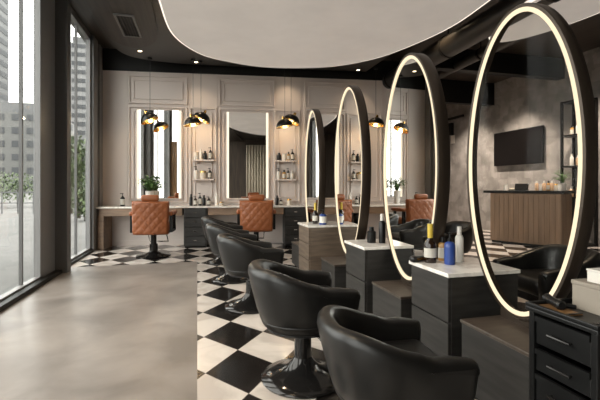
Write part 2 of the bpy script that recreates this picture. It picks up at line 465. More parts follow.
shrub(-8.0, 30, 1.8, 1.2, 'dark shrub beside the railing outside the left window')
shrub(-12, 28, 2.2, 1.6, 'wide dark shrub farthest left outside the left window')
rl = thing('railing', 'grey metal railing standing on the paving outside the left window', 'railing', (-8.2, 20, -.05))
for i in range(9): MB().bx(-3 + i * .6 - .02, -3 + i * .6 + .02, -.02, .02, 0, .95).build('post', 'tower_dark', rl)
MB().bx(-3.05, 1.85, -.025, .025, .9, .96).bx(-3.05, 1.85, -.02, .02, .45, .49).build('rail', 'tower_dark', rl)

# ================================================================== BACK WALL
def wall_mirror(u, label):
    t = thing('wall_mirror', label, 'mirror', WP(u, 0, .9), WA, 'tall lit mirrors on the panelled wall')
    w, h = .82, 1.70
    b = MB()
    for a, c, d, f in ((-w / 2 - .02, w / 2 + .02, h, h + .02), (-w / 2 - .02, w / 2 + .02, -.02, 0), (-w / 2 - .02, -w / 2, 0, h), (w / 2, w / 2 + .02, 0, h)):
        b.bx(a, c, -.045, -.006, d, f)
    b.build('frame', 'panel', t)
    MB().bx(-w / 2, w / 2, -.035, -.006, 0, h).build('mirror_pane', 'mirror', t)
    b = MB(); s = .045
    b.bx(-w / 2, -w / 2 + s, -.042, -.036, 0, h).bx(w / 2 - s, w / 2, -.042, -.036, 0, h)
    b.build('light_strip', 'led_wall', t)
    return t
wall_mirror(1.10, 'tall lit wall mirror nearest the windows, potted plant before it')
wall_mirror(2.79, 'tall lit wall mirror behind the second tan chair')
wall_mirror(4.44, 'tall lit wall mirror mostly hidden behind the oval mirrors')

# counters: one long desk
d = thing('styling_desk', 'long wall desk with pale top and brown wooden front', 'desk', WP(0), WA)
MB().bx(.12, WL - .1, -.52, -.02, .735, .765, .006).build('desktop', 'marble', d)
b = MB().bx(.16, 1.60, -.50, -.03, .60, .733)
b.build('apron', 'deskwood', d)
MB().bx(2.06, 3.46, -.50, -.03, .60, .733).build('apron', 'deskwood', d)
MB().bx(3.92, 6.0, -.50, -.03, .60, .733).build('apron', 'deskwood', d)
MB().bx(.14, .24, -.50, -.03, 0, .60).build('leg', 'deskwood', d)
def desk_drawers(u, label):
    t = thing('drawer_unit', label, 'drawers', WP(u, .04), WA, 'drawer units under the wall desk')
    MB().bx(-.205, .205, -.44, 0, .03, .732).build('body', 'darkwood', t)
    MB().bx(-.19, .19, -.42, -.02, 0, .03).build('plinth', 'black', t)
    for i in range(4):
        z = .05 + i * .17
        dr = MB().bx(-.19, .19, -.462, -.441, z, z + .155, .006).build('drawer', 'darkwood', t)
        MB().cyl((-.03, -.475, z + .09), (.03, -.475, z + .09), .008, None, 8).bx(-.025, -.02, -.475, -.462, z + .085, z + .095).bx(.02, .025, -.475, -.462, z + .085, z + .095).build('handle', 'chrome', dr)
    return t
desk_drawers(1.83, 'charcoal drawer unit under the desk, right of the first tan chair')
desk_drawers(3.69, 'charcoal drawer unit under the desk, behind the brown marble cabinet')

# shelves and their bottles
BN = 0
def bottle(loc, h, r, kind, label, cat='bottle', group=None, rz=0, name='bottle'):
    """kinds: pump, cap, jar, liquor"""
    body, capm, lab = kind[1], kind[2], kind[3]
    t = thing(name, label, cat, loc, rz, group)
    k = kind[0]
    if k == 'jar':
        MB().lathe([(0, 0), (r, 0), (r, h * .75), (r * .95, h * .78), (0, h * .78)], 16).build('body', body, t, smooth=40)
        MB().lathe([(0, h * .78), (r * 1.03, h * .78), (r * 1.03, h), (0, h)], 16).build('lid', capm, t, smooth=40)
    elif k == 'pump':
        MB().lathe([(0, 0), (r * .95, 0), (r, h * .03), (r, h * .62), (r * .8, h * .68), (r * .4, h * .72), (0, h * .72)], 18).build('body', body, t, smooth=40)
        MB().lathe([(0, h * .72), (r * .42, h * .72), (r * .42, h * .80), (r * .16, h * .81), (r * .16, h * .93), (r * .34, h * .94), (r * .34, h), (0, h)], 12).bx(-r * 1.1, 0, -r * .14, r * .14, h * .94, h * .99).build('pump', capm, t, smooth=40)
    elif k == 'liquor':
        MB().lathe([(0, 0), (r * .95, 0), (r, h * .03), (r, h * .45), (r * .9, h * .52), (r * .45, h * .6), (r * .38, h * .68), (0, h * .68)], 20).build('body', body, t, smooth=40)
        MB().lathe([(r * .30, h * .64), (r * .44, h * .64), (r * .46, h), (0, h)], 16).build('neck_foil', capm, t, smooth=40)
    else:
        MB().lathe([(0, 0), (r * .95, 0), (r, h * .03), (r, h * .68), (r * .75, h * .75), (r * .5, h * .77), (0, h * .77)], 18).build('body', body, t, smooth=40)
        MB().lathe([(0, h * .77), (r * .55, h * .77), (r * .52, h), (0, h)], 14).build('cap', capm, t, smooth=40)
    if lab:
        z0, z1 = (.12, .55) if k != 'liquor' else (.14, .38)
        MB().lathe([(r * 1.015, h * z0), (r * 1.015, h * z1)], 18).build('label_band', lab, t, smooth=40)
    return t
KW = ('cap', 'white_plastic', 'white_plastic', None); KB = ('cap', 'black_plastic', 'black_plastic', None)
KBP = ('pump', 'black_plastic', 'black_plastic', 'pale_label'); KA = ('cap', 'amber', 'black_plastic', 'pale_label')
KJ = ('jar', 'cream', 'brass', None); KG = ('pump', 'brown_glass', 'black_plastic', 'pale_label')
KWP = ('pump', 'white_plastic', 'black_plastic', None); KP = ('cap', 'skin_bottle', 'white_plastic', None); KWJ = ('jar', 'white_plastic', 'white_plastic', None)
def shelf(u, z, label):
    t = thing('wall_shelf', label, 'shelf', WP(u, 0, z), WA, 'small wall shelves between the mirrors')
    MB().bx(-.21, .21, -.16, -.02, -.03, 0, .004).build('board', 'panel', t)
    for q in (-.14, .14): MB().bx(q - .01, q + .01, -.10, -.02, -.07, -.03).build('bracket', 'panel', t)
    return t
for u, w in ((1.94, 'between the first two wall mirrors'), (3.54, 'right of the second wall mirror')):
    shelf(u, 1.65, 'upper taupe shelf ' + w); shelf(u, 1.28, 'lower taupe shelf ' + w)
def put(u, z, rows, where, group):
    for du, h, r, kd, nm in rows:
        bottle(WP(u + du, .09, z), h, r, kd, nm + ' ' + where, 'bottle' if kd[0] != 'jar' else 'jar', group, WA, 'bottle' if kd[0] != 'jar' else 'jar')
put(1.94, 1.65, [(-.14, .14, .045, KWJ, 'white jar'), (-.05, .20, .03, KW, 'slim white bottle'), (.03, .17, .038, KB, 'black bottle'), (.13, .24, .035, KG, 'brown pump bottle')], 'on the upper shelf between the first two wall mirrors', 'toiletries on the wall shelves')
put(1.94, 1.28, [(-.14, .24, .04, KWP, 'white pump bottle with black top'), (-.01, .15, .06, KJ, 'wide cream jar'), (.12, .21, .035, KBP, 'black pump bottle')], 'on the lower shelf between the first two wall mirrors', 'toiletries on the wall shelves')
put(3.54, 1.65, [(-.13, .15, .04, KB, 'stubby black bottle'), (-.03, .13, .045, KWJ, 'white jar'), (.06, .17, .03, KA, 'amber bottle'), (.14, .22, .035, KG, 'brown pump bottle')], 'on the upper shelf right of the second wall mirror', 'toiletries on the wall shelves')
put(3.54, 1.28, [(-.14, .22, .035, KWP, 'white pump bottle with black top'), (-.03, .18, .04, KA, 'amber bottle'), (.05, .22, .028, KBP, 'black pump bottle'), (.13, .16, .036, KW, 'short white bottle')], 'on the lower shelf right of the second wall mirror', 'toiletries on the wall shelves')
DT = .765
def put_desk(rows, group):
    for u, off, h, r, kd, lab in rows:
        bottle(WP(u, off, DT), h, r, kd, lab, 'bottle' if kd[0] != 'jar' else 'jar', group, WA, 'bottle' if kd[0] != 'jar' else 'jar')
put_desk([(.50, .28, .24, .04, KBP, 'lone black pump bottle at the window end of the wall desk'),
          (1.72, .2, .22, .03, KB, 'black bottle leftmost of the desk cluster under the first shelves'),
          (1.80, .2, .18, .035, KG, 'brown pump bottle on the desk under the first shelves'),
          (1.88, .16, .24, .03, KBP, 'tall black pump bottle in the desk cluster under the first shelves'),
          (1.96, .2, .20, .032, KB, 'black bottle at the middle of the desk cluster under the first shelves'),
          (2.05, .2, .17, .038, KG, 'squat brown pump bottle on the desk under the first shelves'),
          (2.20, .2, .25, .035, KW, 'white bottle standing apart on the desk before the second wall mirror'),
          (2.29, .22, .07, .04, KJ, 'small cream jar on the desk before the second wall mirror'),
          (3.36, .2, .19, .035, KB, 'black bottle on the desk under the second shelves'),
          (3.44, .16, .13, .035, KG, 'small brown pump bottle on the desk under the second shelves'),
          (3.60, .2, .12, .045, KJ, 'cream jar with brass lid on the desk under the second shelves')], 'toiletries on the wall desk')
# plants
def plant(loc, pot_r, pot_h, leaf_n, rad, h, label, potm='white_plastic'):
    t = thing('potted_plant', label, 'plant', loc)
    MB().lathe([(0, 0), (pot_r * .75, 0), (pot_r, pot_h), (pot_r * .9, pot_h), (pot_r * .88, pot_h * .9), (0, pot_h * .9)], 20).build('pot', potm, t, smooth=40)
    MB().lathe([(0, pot_h * .91), (pot_r * .87, pot_h * .91)], 16).build('soil', 'soil', t)
    b = MB()
    for i in range(leaf_n):
        a = random.random() * 2 * PI; r = rad * random.uniform(.25, 1); z = pot_h + h * random.uniform(.25, 1) * (1 - .35 * r / rad)
        pts = [Vector((0, 0, pot_h * .9)), Vector((r * .4 * math.cos(a), r * .4 * math.sin(a), pot_h + (z - pot_h) * .75)), Vector((r * math.cos(a), r * math.sin(a), z))]
        b.tube(pts, .0025, 4)
        w = .018 + random.random() * .014; tdir = Vector((math.cos(a), math.sin(a), random.uniform(-.6, .3))).normalized(); sd = Vector((-math.sin(a), math.cos(a), 0))
        p = pts[-1]; l = w * 3.2
        vs = [b.bm.verts.new(q) for q in (p - tdir * l * .3, p + tdir * l * .2 + sd * w, p + tdir * l * .7, p + tdir * l * .2 - sd * w)]
        b.bm.faces.new(vs)
    b.build('foliage', 'leafmat', t)
    return t
plant(WP(.98, .29, DT), .075, .28, 130, .20, .34, 'bushy green plant in white pot before the first wall mirror')
plant(WP(4.15, .27, DT), .09, .2, 60, .14, .25, 'dark green plant on the desk behind the farthest oval mirror', 'black_plastic')

# pendants: shallow black domes with brass inside
def dome_prof(r, h, n=8, inner=False):
    k = .96 if inner else 1.0
    return [(r * k * math.sin(i / n * PI / 2), h * k * math.cos(i / n * PI / 2)) for i in range(n + 1)]
def make_pendant(loc, label):
    t = thing('pendant_lamp', label, 'lamp', loc, 0, 'black dome pendants with brass lining')
    z = loc[2]
    MB().lathe(dome_prof(.165, .15) + list(reversed(dome_prof(.158, .143))), 24).build('shade', 'black_plastic', t, smooth=50)
    MB().lathe(dome_prof(.1565, .141), 24).lathe([(.157, .004), (.167, .0), (.167, .014), (.157, .014)], 24).build('lining', 'brass', t, smooth=50)
    MB().cyl((0, 0, .145), (0, 0, .2), .03, .02, 12).build('socket', 'brass', t, smooth=40)
    MB().cyl((0, 0, .14), (0, 0, AZ - z), .004, None, 6).cyl((0, 0, AZ - .03 - z), (0, 0, AZ - z), .04, None, 12).build('cord', 'black_plastic', t)
    b = MB(); b.lathe([(0, -.005), (.02, .004), (.032, .03), (.02, .06), (.01, .08), (0, .085)], 14).build('bulb', 'bulb', t, smooth=60)
    l = bpy.data.lights.new('pendant_light', 'POINT'); l.energy = 1.6; l.color = (1, .75, .45); l.shadow_soft_size = .03
    lo = bpy.data.objects.new('pendant_light', l); COL.objects.link(lo); lo.parent = t; lo.location = (0, 0, -.03)
    return t
def tilt(o, a, d):
    # tipped sideways on its cord: only the shade group leans
    for ch in o.children:
        if not ch.name.startswith('cord'): ch.rotation_euler = (a, d, 0)
PZ = 2.31
pd = [make_pendant(WP(1.04, .52, PZ), 'black dome pendant in front of the first wall mirror'),
      make_pendant(WP(1.80, .55, PZ - .06), 'lower left dome of the pendant pair between the first two wall mirrors'),
      make_pendant(WP(1.93, .45, PZ + .05), 'upper right dome of the pendant pair between the first two wall mirrors'),
      make_pendant(WP(3.48, .55, PZ - .06), 'lower left dome of the pendant pair right of the second wall mirror'),
      make_pendant(WP(3.61, .45, PZ + .05), 'upper right dome of the pendant pair right of the second wall mirror'),
      make_pendant(WP(5.27, .5, PZ + .02), 'black dome pendant seen between the second and third oval mirrors')]
for i, o in enumerate(pd): tilt(o, 0, R((-25, -12, 25, -12, 25, 10)[i]))

# ceiling vent and downlights
v = thing('air_vent', 'black slotted air vent in the ceiling above the windows', 'vent', (-.95, 6.12, AZ - .035))
MB().bx(-.13, .13, -.40, -.37, -.02, 0).bx(-.13, .13, .37, .40, -.02, 0).bx(-.13, -.105, -.37, .37, -.02, 0).bx(.105, .13, -.37, .37, -.02, 0).build('frame', 'frame', v)
for i in range(5):
    MB().box((-.08 + i * .04, 0, -.008), (.022, .74, .004), 0, (0, R(35), 0)).build('slat', 'black', v)
def downlight(x, y, z, label, e=14):
    t = thing('downlight', label, 'lamp', (x, y, z), 0, 'small warm ceiling spotlights')
    MB().lathe([(.035, 0), (.05, 0), (.05, -.012), (.035, -.008)], 20).build('rim', 'bronze', t, smooth=40)
    MB().lathe([(0, -.003), (.034, -.003)], 16).build('lens', 'lamp', t)
    l = bpy.data.lights.new('spot', 'SPOT'); l.energy = e; l.color = (1, .76, .5) if e < 100 else (1, .87, .74); l.spot_size = R(100); l.spot_blend = .7; l.shadow_soft_size = .04
    o = bpy.data.objects.new('spot', l); COL.objects.link(o); o.parent = t; o.location = (0, 0, -.03)
    return t
downlight(-.95, 7.31, AZ, 'ceiling spotlight in the soffit corner nearest the windows', 7)
downlight(-.02, 7.70, AZ, 'ceiling spotlight in the soffit left of the second wall mirror', 7)
downlight(1.72, 7.60, AZ, 'ceiling spotlight in the soffit above the second wall mirror', 7)
downlight(3.1, 7.42, AZ, 'ceiling spotlight in the soffit beyond the farthest oval mirror', 7)
for i, (x, y, e) in enumerate(((-.85, 3.4, 25), (-.85, 1.2, 25), (3.45, 3.2, 25), (3.45, 5.4, 25), (6.3, 7.6, 90), (6.3, 9.3, 80), (6.3, 5.6, 80))):  # spotlights added to brighten the floor and the reception wall
    downlight(x, y, H if x > 3.3 else AZ - .035, ('ceiling spotlight above the concrete floor, second from the camera', 'ceiling spotlight above the concrete floor, directly overhead', 'ceiling spotlight behind the near oval mirrors', 'ceiling spotlight over the reception side, middle of its row', 'ceiling spotlight washing the plaster wall above the television', 'ceiling spotlight at the far end of the reception wall', 'ceiling spotlight at the near end of the reception wall')[i], e * (1.8 if i < 4 else 2.8))

# ================================================================== TAN CHAIRS
def quilt_panel(w, h, d, nx=30, nz=30, curve=.05, taper=.0):
    """rounded back with diamond quilting; outside faces -y"""
    b = MB()
    front, back = [], []
    for i in range(nx + 1):
        x = -1 + 2 * i / nx; rf, rb = [], []
        for j in range(nz + 1):
            z = j / nz
            ww = w / 2 * (1 - taper * (1 - z))
            ex = min(1, (1 - abs(x)) / .10); ez = min(1, min(z, 1 - z) / .08)
            rnd = math.sqrt(max(0, 1 - (1 - ex) ** 2)) * .5 + math.sqrt(max(0, 1 - (1 - ez) ** 2)) * .5
            rnd = min(math.sqrt(max(0, 1 - (1 - ex) ** 2)), math.sqrt(max(0, 1 - (1 - ez) ** 2)))
            a = (x * ww * 2 / .13 + z * h / .075) ; c = (x * ww * 2 / .13 - z * h / .075)
            q = min(abs(math.sin(a * PI / 2)), abs(math.sin(c * PI / 2))) ** .5 * .012
            bow = curve * x * x
            px = x * ww; pz = z * h
            rf.append((px, -d / 2 * rnd - q * rnd + bow, pz)); rb.append((px, d / 2 * rnd + bow, pz))
        front.append(rf); back.append(rb)
    V1 = b.grid(front); V2 = b.grid(back)
    bmesh.ops.remove_doubles(b.bm, verts=b.bm.verts, dist=1e-4)
    return b
def tan_chair(loc, rz, label):
    t = thing('barber_chair', label, 'chair', loc, rz, 'tan leather barber chairs at the wall desk')
    b = quilt_panel(.57, .53, .12, 44, 44, .05, .06)
    o = b.build('backrest', 'tan', t, (0, -.26, .37), 0, smooth=60)
    MB().box((0, -.25, .945), (.27, .09, .10), .035, None, 4).build('headrest', 'tan', t, smooth=60)
    MB().bx(-.05, -.035, -.26, -.245, .86, .93).bx(.035, .05, -.26, -.245, .86, .93).build('headrest_post', 'chrome', t)
    MB().box((0, .05, .47), (.50, .52, .13), .045, None, 4).build('seat', 'tan', t, smooth=60)
    for s in (-1, 1):
        MB().box((s * .30, .02, .70), (.07, .46, .07), .03, None, 4).build('armrest', 'tan', t, smooth=60)
        MB().bx(s * .30 - .02, s * .30 + .02, -.18, -.12, .42, .67).bx(s * .30 - .02, s * .30 + .02, .12, .16, .42, .67).bx(s * .30 - .02, s * .30 + .02, -.18, .16, .40, .43).build('arm_frame', 'black_plastic', t)
    MB().bx(-.24, .24, -.18, .26, .36, .405, .01).build('underframe', 'black_plastic', t)
    MB().cyl((0, 0, .12), (0, 0, .36), .045, None, 20).cyl((0, 0, .05), (0, 0, .20), .065, None, 20).build('post', 'chrome_black', t, smooth=40)
    MB().lathe([(0, 0), (.27, 0), (.275, .012), (.25, .022), (.14, .04), (.07, .075), (.06, .10), (0, .10)], 32).build('base', 'chrome_black', t, smooth=50)
    MB().tube([(-.15, .24, .36), (-.15, .42, .18), (.15, .42, .18), (.15, .24, .36)], .012, 8).box((0, .43, .18), (.3, .09, .015), .004).build('footrest', 'chrome', t, smooth=40)
    return t
tan_chair(WP(1.27, 1.28), WA, 'tan quilted barber chair nearest the windows, facing the first wall mirror')
tan_chair(WP(2.93, 1.08), WA, 'tan quilted barber chair before the second wall mirror')

# ================================================================== BLACK TUB CHAIRS  (front faces +x)
def tub_shell():
    b = MB()
    n = 48; rows = []
    hw, dep = .285, .265          # half width, half depth
    path = []
    # U-shape: right arm front (y=-hw) -> back (x=-dep) -> left arm front
    fx = .215; bx_ = .02
    seg = []
    for i in range(10): seg.append((fx - (fx - bx_) * i / 10, -hw, 0.0, -1.0))
    for i in range(29):
        a = -PI / 2 - PI * i / 28
        c, s_ = math.cos(a), math.sin(a)
        e = .82
        x = bx_ + (dep + bx_ + .01) * math.copysign(abs(c) ** e, c); y = hw * math.copysign(abs(s_) ** e, s_)
        L_ = math.hypot(c / (dep + .03), s_ / hw); seg.append((x, y, c / (dep + .03) / L_, s_ / hw / L_))
    for i in range(1, 11): seg.append((bx_ + (fx - bx_) * i / 10, hw, 0.0, 1.0))
    th = .095
    N_ = len(seg)
    for i, (x, y, nx, ny) in enumerate(seg):
        s = i / (N_ - 1)
        q = min(1, max(0, (.5 - abs(s - .5)) / .5))        # 0 at arm fronts, 1 at back
        f = q * 1.0
        f = max(0, min(1, (f - .26) / .52)); f = f * f * (3 - 2 * f)
        zt = .578 + .10 * f - .012 * (1 - min(1, q / .15))
        lean = .05 * f
        zb = .325
        ring = []
        cx, cy = x, y
        tk = th * (1 - .12 * f)
        def pt(o, z):
            k = (z - zb) / (zt - zb)
            tp = .86 + .14 * min(1, k * 1.35)          # narrower at the foot
            px = (x - .02) * tp + .02 - nx * o + nx * lean * k; py = y * tp - ny * o + ny * lean * .3 * k
            return (px, py, z)
        for o, z in ((tk, zb), (0.02, zb), (0, zb + .02), (-.004, zb + .10), (0, zb + .22), (0, zt - .045), (.008, zt - .018), (.022, zt - .004), (tk * .5, zt), (tk - .022, zt - .004), (tk - .006, zt - .018), (tk, zt - .05), (tk, zb + .16)):
            ring.append(pt(o, z))
        rows.append(ring)
    V = b.grid(rows, False, True)
    # rounded arm fronts
    for end, sgn in ((V[0], 1), (V[-1], -1)):
        cen = Vector((0, 0, 0))
        for v in end: cen += v.co
        cen /= len(end)
        prev = end
        for k, (sc, dx) in enumerate(((.90, .020), (.70, .034))):
            cur = [b.bm.verts.new(Vector((v.co.x + dx, cen.y + (v.co.y - cen.y) * sc, cen.z + (v.co.z - cen.z) * (1 - (1 - sc) * .35)))) for v in end]
            for i in range(len(end)):
                j = (i + 1) % len(end); b.bm.faces.new((prev[i], prev[j], cur[j], cur[i]))
            prev = cur
        b.bm.faces.new(prev)
    return b, seg
def make_tub(label):
    t = thing('salon_chair', label, 'chair', (0, 0, 0), 0, 'black leather tub chairs along the oval mirrors')
    b, seg = tub_shell()
    sh = b.build('shell', 'leather', t, smooth=70)
    # piping along the outer top edge and a foot seam
    pts = []
    for i, (x, y, nx, ny) in enumerate(seg):
        tp = .885
        pts.append(((x - .02) * tp + .02 + nx * .006, y * tp + ny * .006, .375))
    MB().tube(pts, .005, 6).build('seam', 'leather', sh, smooth=60)
    MB().box((.03, 0, .435), (.42, .40, .12), .05, None, 5).build('seat', 'leather', t, smooth=60)
    # underside pan
    pan = [((x - .02) * .84 + .02 - nx * .01, y * .84 - ny * .01) for x, y, nx, ny in seg]
    MB().prism(pan, .318, .38).build('underpan', 'black_plastic', t, smooth=30)
    MB().cyl((0, 0, .20), (0, 0, .319), .036, None, 20).cyl((0, 0, .05), (0, 0, .25), .05, None, 20).cyl((0, 0, .297), (0, 0, .319), .10, None, 20).build('post', 'chrome_black', t, smooth=40)
    MB().lathe([(0, 0), (.238, 0), (.245, .010), (.238, .022), (.17, .042), (.10, .07), (.062, .11), (.052, .13), (0, .13)], 40).build('base', 'chrome_black', t, smooth=50)
    MB().cyl((.0, -.03, .30), (.05, -.20, .295), .006, None, 8).cyl((.05, -.20, .295), (.06, -.235, .295), .011, None, 8).build('lever', 'chrome', t, smooth=40)
    return t
c0 = make_tub('black leather tub chair closest to the camera, cut off below')
c0.location = (.82, 1.60, 0); c0.rotation_euler = (0, 0, R(-4))
for (x, y, rz, lab) in ((.60, 2.27, 0, 'black leather tub chair on bell base facing the near marble cabinet'),
                        (.49, 3.75, 3, 'black leather tub chair third from the camera'),
                        (.41, 4.89, 4, 'black leather tub chair fourth from the camera'),
                        (.37, 6.05, 4, 'black leather tub chair farthest back in the row'),
                        ):
    dup(c0, (x, y, 0), R(rz), lab)
dup(c0, (2.45, 2.36, 0), R(176), 'black leather tub chair seen through the nearest oval ring')
dup(c0, (3.05, 4.40, 0), R(180), 'black leather tub chair in the gap behind the second oval mirror')

for ch in c0.children:      # this one is pumped down lower than the others
    if ch.name.split('.')[0] in ('shell', 'seat', 'underpan', 'lever'): ch.location.z -= .115
# ================================================================== OVAL MIRRORS (plane x = const, face -x)
def oval_mirror(x, y, zc, a, b_, turn, label, pane='mirror', wf=.022, depth=.09):
    t = thing('oval_mirror', label, 'mirror', (x, y, 0), R(turn), 'tall oval lit mirrors between the black chairs')
    n = 96
    def el(da, db, i): return (math.sin(2 * PI * i / n) * (a + da), zc + math.cos(2 * PI * i / n) * (b_ + db))
    rows = []
    for i in range(n):
        r = []
        for o, dx in ((wf, 0.006), (wf, depth - .006), (wf - .004, depth), (wf - .010, depth), (wf - .010, .024), (-.004, .02), (.003, .014), (.003, .0), (wf - .004, 0)):
            yy, zz = el(o, o, i); r.append((dx, yy, zz))
        rows.append(r)
    m = MB(); m.grid(rows, True, True); m.build('frame', 'bronze', t, smooth=35)
    rows = []
    for i in range(n):
        r = []
        for o, dx in ((.002, .002), (-.020, .002), (-.020, .010), (.002, .010)):
            yy, zz = el(o, o, i); r.append((dx, yy, zz))
        rows.append(r)
    m = MB(); m.grid(rows, True, True); m.build('light_strip', 'led', t, smooth=35)
    m = MB()
    pts = [el(-.003, -.003, i) for i in range(n)]
    A_ = [m.bm.verts.new((.011, p, q)) for p, q in pts]; B_ = [m.bm.verts.new((.019, p, q)) for p, q in pts]
    m.bm.faces.new(A_); m.bm.faces.new(list(reversed(B_)))
    for i in range(n):
        j = (i + 1) % n; m.bm.faces.new((A_[i], A_[j], B_[j], B_[i]))
    m.build('mirror_pane' if pane == 'mirror' else 'glass_pane', pane, t)
    bz = zc - b_ - wf
    MB().bx(.02, depth - .02, -.13, .13, bz - .03, bz + .02).build('foot', 'bronze', t)
    return t
MIR = [(1.62, 1.755, 1.25, .375, .80, 0), (1.55, 2.76, 1.265, .41, .85, -1.0), (1.55, 4.02, 1.29, .44, .89, -2.2), (1.55, 5.40, 1.29, .42, .90, -2.5)]
LB = ['largest oval mirror, closest to the camera, showing the reception counter', 'second oval mirror from the camera, reflecting a tan chair', 'third oval mirror from the camera, behind the second marble cabinet', 'narrowest-looking oval mirror, farthest along the row']
for i, mm in enumerate(MIR): oval_mirror(*mm, LB[i], 'clear' if i == 0 else 'mirror', .022, .07 if i == 0 else .09)  # nearest oval is clear glass onto the reception geometry, not a mirror
# low plinths the mirrors stand on
for i, (x0, x1, y0, y1, z) in enumerate(((1.40, 1.86, 1.44, 1.90, .378), (1.36, 1.8, 2.50, 2.96, .353), (1.32, 1.8, 3.76, 4.2, .338), (1.32, 1.8, 5.17, 5.62, .338))):
    zt = MIR[i][2] - MIR[i][4] - .022 - .03
    t = thing('mirror_plinth', ('low charcoal plinth under the largest oval mirror beside the trolley', 'low charcoal plinth under the second oval mirror', 'low charcoal plinth under the third oval mirror', 'low charcoal plinth under the farthest oval mirror')[i], 'plinth', ((x0 + x1) / 2, (y0 + y1) / 2, 0), 0, 'low plinths under the oval mirrors')
    hx, hy = (x1 - x0) / 2, (y1 - y0) / 2
    MB().bx(-hx, hx, -hy, hy, .03, zt - .02, .004).build('body', 'darkwood', t)
    MB().bx(-hx - .006, hx + .006, -hy - .006, hy + .006, zt - .02, zt, .004).build('top', 'plinthtop', t)
    MB().bx(-hx + .03, hx - .03, -hy + .03, hy - .03, 0, .03).build('kick', 'black', t)
# marble topped cabinets
def vanity(x, y, sx, sy, h, m, label):
    t = thing('marble_cabinet', label, 'cabinet', (x, y, 0), 0, 'marble topped cabinets between the oval mirrors')
    MB().bx(.02, sx, 0, sy, .05, h - .025).build('body', m, t)
    MB().bx(.04, sx - .02, .02, sy - .02, 0, .05).build('kick', 'black', t)
    MB().bx(-.012, sx + .012, -.012, sy + .012, h - .025, h, .004).build('worktop', 'marble', t)
    n = 2 if m == 'darkwood' else 3; dh = (h - .025 - .06) / n
    for i in range(n):
        z = .06 + dh * i
        MB().bx(0, .019, .006, sy - .006, z + .003, z + dh - .006, .003).build('drawer', m, t)
    return t
vanity(1.41, 2.03, .48, .42, .62, 'darkwood', 'charcoal marble-topped cabinet beside the largest oval mirror')
vanity(1.35, 3.09, .48, .44, .62, 'darkwood', 'charcoal marble-topped cabinet between the second and third oval mirrors')
vanity(1.27, 4.53, .48, .48, .665, 'brownwood', 'brown marble-topped cabinet between the third and farthest oval mirrors')
# things on the cabinets
KL = ('liquor', 'brown_glass', 'yellow_foil', 'pale_label'); KBL = ('pump', 'blue_label', 'black_plastic', 'blue_label')
bottle((1.50, 2.36, .62), .255, .040, KL, 'dark bottle with yellow foil neck on the nearest marble cabinet')
bb = bottle((1.585, 2.27, .62), .205, .034, KBL, 'blue labelled bottle with black pump on the nearest marble cabinet')
bottle((1.70, 2.33, .62), .235, .027, KW, 'tall slim white bottle on the nearest marble cabinet')
bottle((1.62, 2.40, .62), .16, .03, KA, 'small amber bottle behind the blue one on the nearest marble cabinet')
t = thing('leather_case', 'small black case lying behind the bottles on the nearest cabinet', 'case', (1.43, 2.40, .62), R(20))
MB().box((0, 0, .02), (.12, .045, .04), .012).build('body', 'leather', t, smooth=50); MB().bx(-.03, .03, -.026, -.022, .015, .03).build('clasp', 'brass', t)
bottle((1.60, 3.28, .62), .26, .03, ('cap', 'black_plastic', 'white_plastic', None), 'tall black bottle with white cap on the middle marble cabinet')
bottle((1.52, 3.33, .62), .14, .04, KB, 'stubby black bottle on the middle marble cabinet')
t = thing('clipper_stand', 'black clipper stand holding one clipper on the middle marble cabinet', 'hair clipper', (1.74, 3.24, .62))
MB().box((0, 0, .04), (.09, .07, .08), .008).build('cradle', 'black_plastic', t, smooth=40)
MB().box((0, 0, .14), (.04, .035, .13), .012).build('clipper', 'black_plastic', t, smooth=40); MB().bx(-.018, .018, -.012, .012, .205, .222).build('blade', 'chrome', t)
bottle((1.42, 4.77, .665), .26, .034, KL, 'dark wine-like bottle with yellow neck on the brown cabinet')
bottle((1.48, 4.64, .665), .18, .045, ('pump', 'blue_label', 'black_plastic', 'white_plastic'), 'squat blue pump bottle on the brown cabinet')

# ================================================================== TROLLEY
t = thing('tool_trolley', 'black salon trolley with drawers at the lower right corner', 'trolley', (1.36, 1.10, 0))
tw, td, th_ = .42, .30, .63
b = MB()
for x in (0, tw - .025):
    for y in (0, td - .025): b.bx(x, x + .025, y, y + .025, .06, th_ - .03, .003)
b.bx(0, tw, 0, td, .06, .085); b.bx(tw - .02, tw, .02, td - .02, .085, th_ - .03).bx(.02, tw - .02, td - .012, td, .085, th_ - .03).bx(.02, tw - .02, 0, .012, .085, th_ - .03)
b.build('frame', 'black_plastic', t)
b = MB().bx(-.01, tw + .01, -.01, td + .01, th_ - .03, th_ - .012, .004)
for x0, x1, y0, y1 in ((-.01, .008, -.01, td + .01), (tw - .008, tw + .01, -.01, td + .01), (.008, tw - .008, -.01, .008), (.008, tw - .008, td - .008, td + .01)): b.bx(x0, x1, y0, y1, th_ - .012, th_ + .004, .003)
b.build('tray_top', 'black_plastic', t)
for i, z in enumerate((.10, .23, .36, .47)):
    hgt = .115 if i < 2 else (.09 if i == 2 else .115)
    dr = MB().bx(.008, .02, .03, td - .03, z, z + hgt, .003).bx(.0, .008, .03, td - .03, z + hgt - .022, z + hgt).bx(.02, tw - .03, .03, td - .03, z, z + .006).build('drawer', 'black_plastic', t)
    MB().cyl((-.008, td / 2 - .05, z + hgt * .5), (-.008, td / 2 + .05, z + hgt * .5), .006, None, 8).bx(-.008, .008, td / 2 - .045, td / 2 - .04, z + hgt * .5 - .004, z + hgt * .5 + .004).bx(-.008, .008, td / 2 + .04, td / 2 + .045, z + hgt * .5 - .004, z + hgt * .5 + .004).build('handle', 'chrome_black', dr, smooth=40)
for x in (.03, tw - .03):
    for y in (.03, td - .03):
        MB().cyl((x, y - .012, .028), (x, y + .012, .028), .028, None, 16).cyl((x, y, .03), (x, y, .062), .008, None, 8).build('caster', 'black_plastic', t, smooth=40)
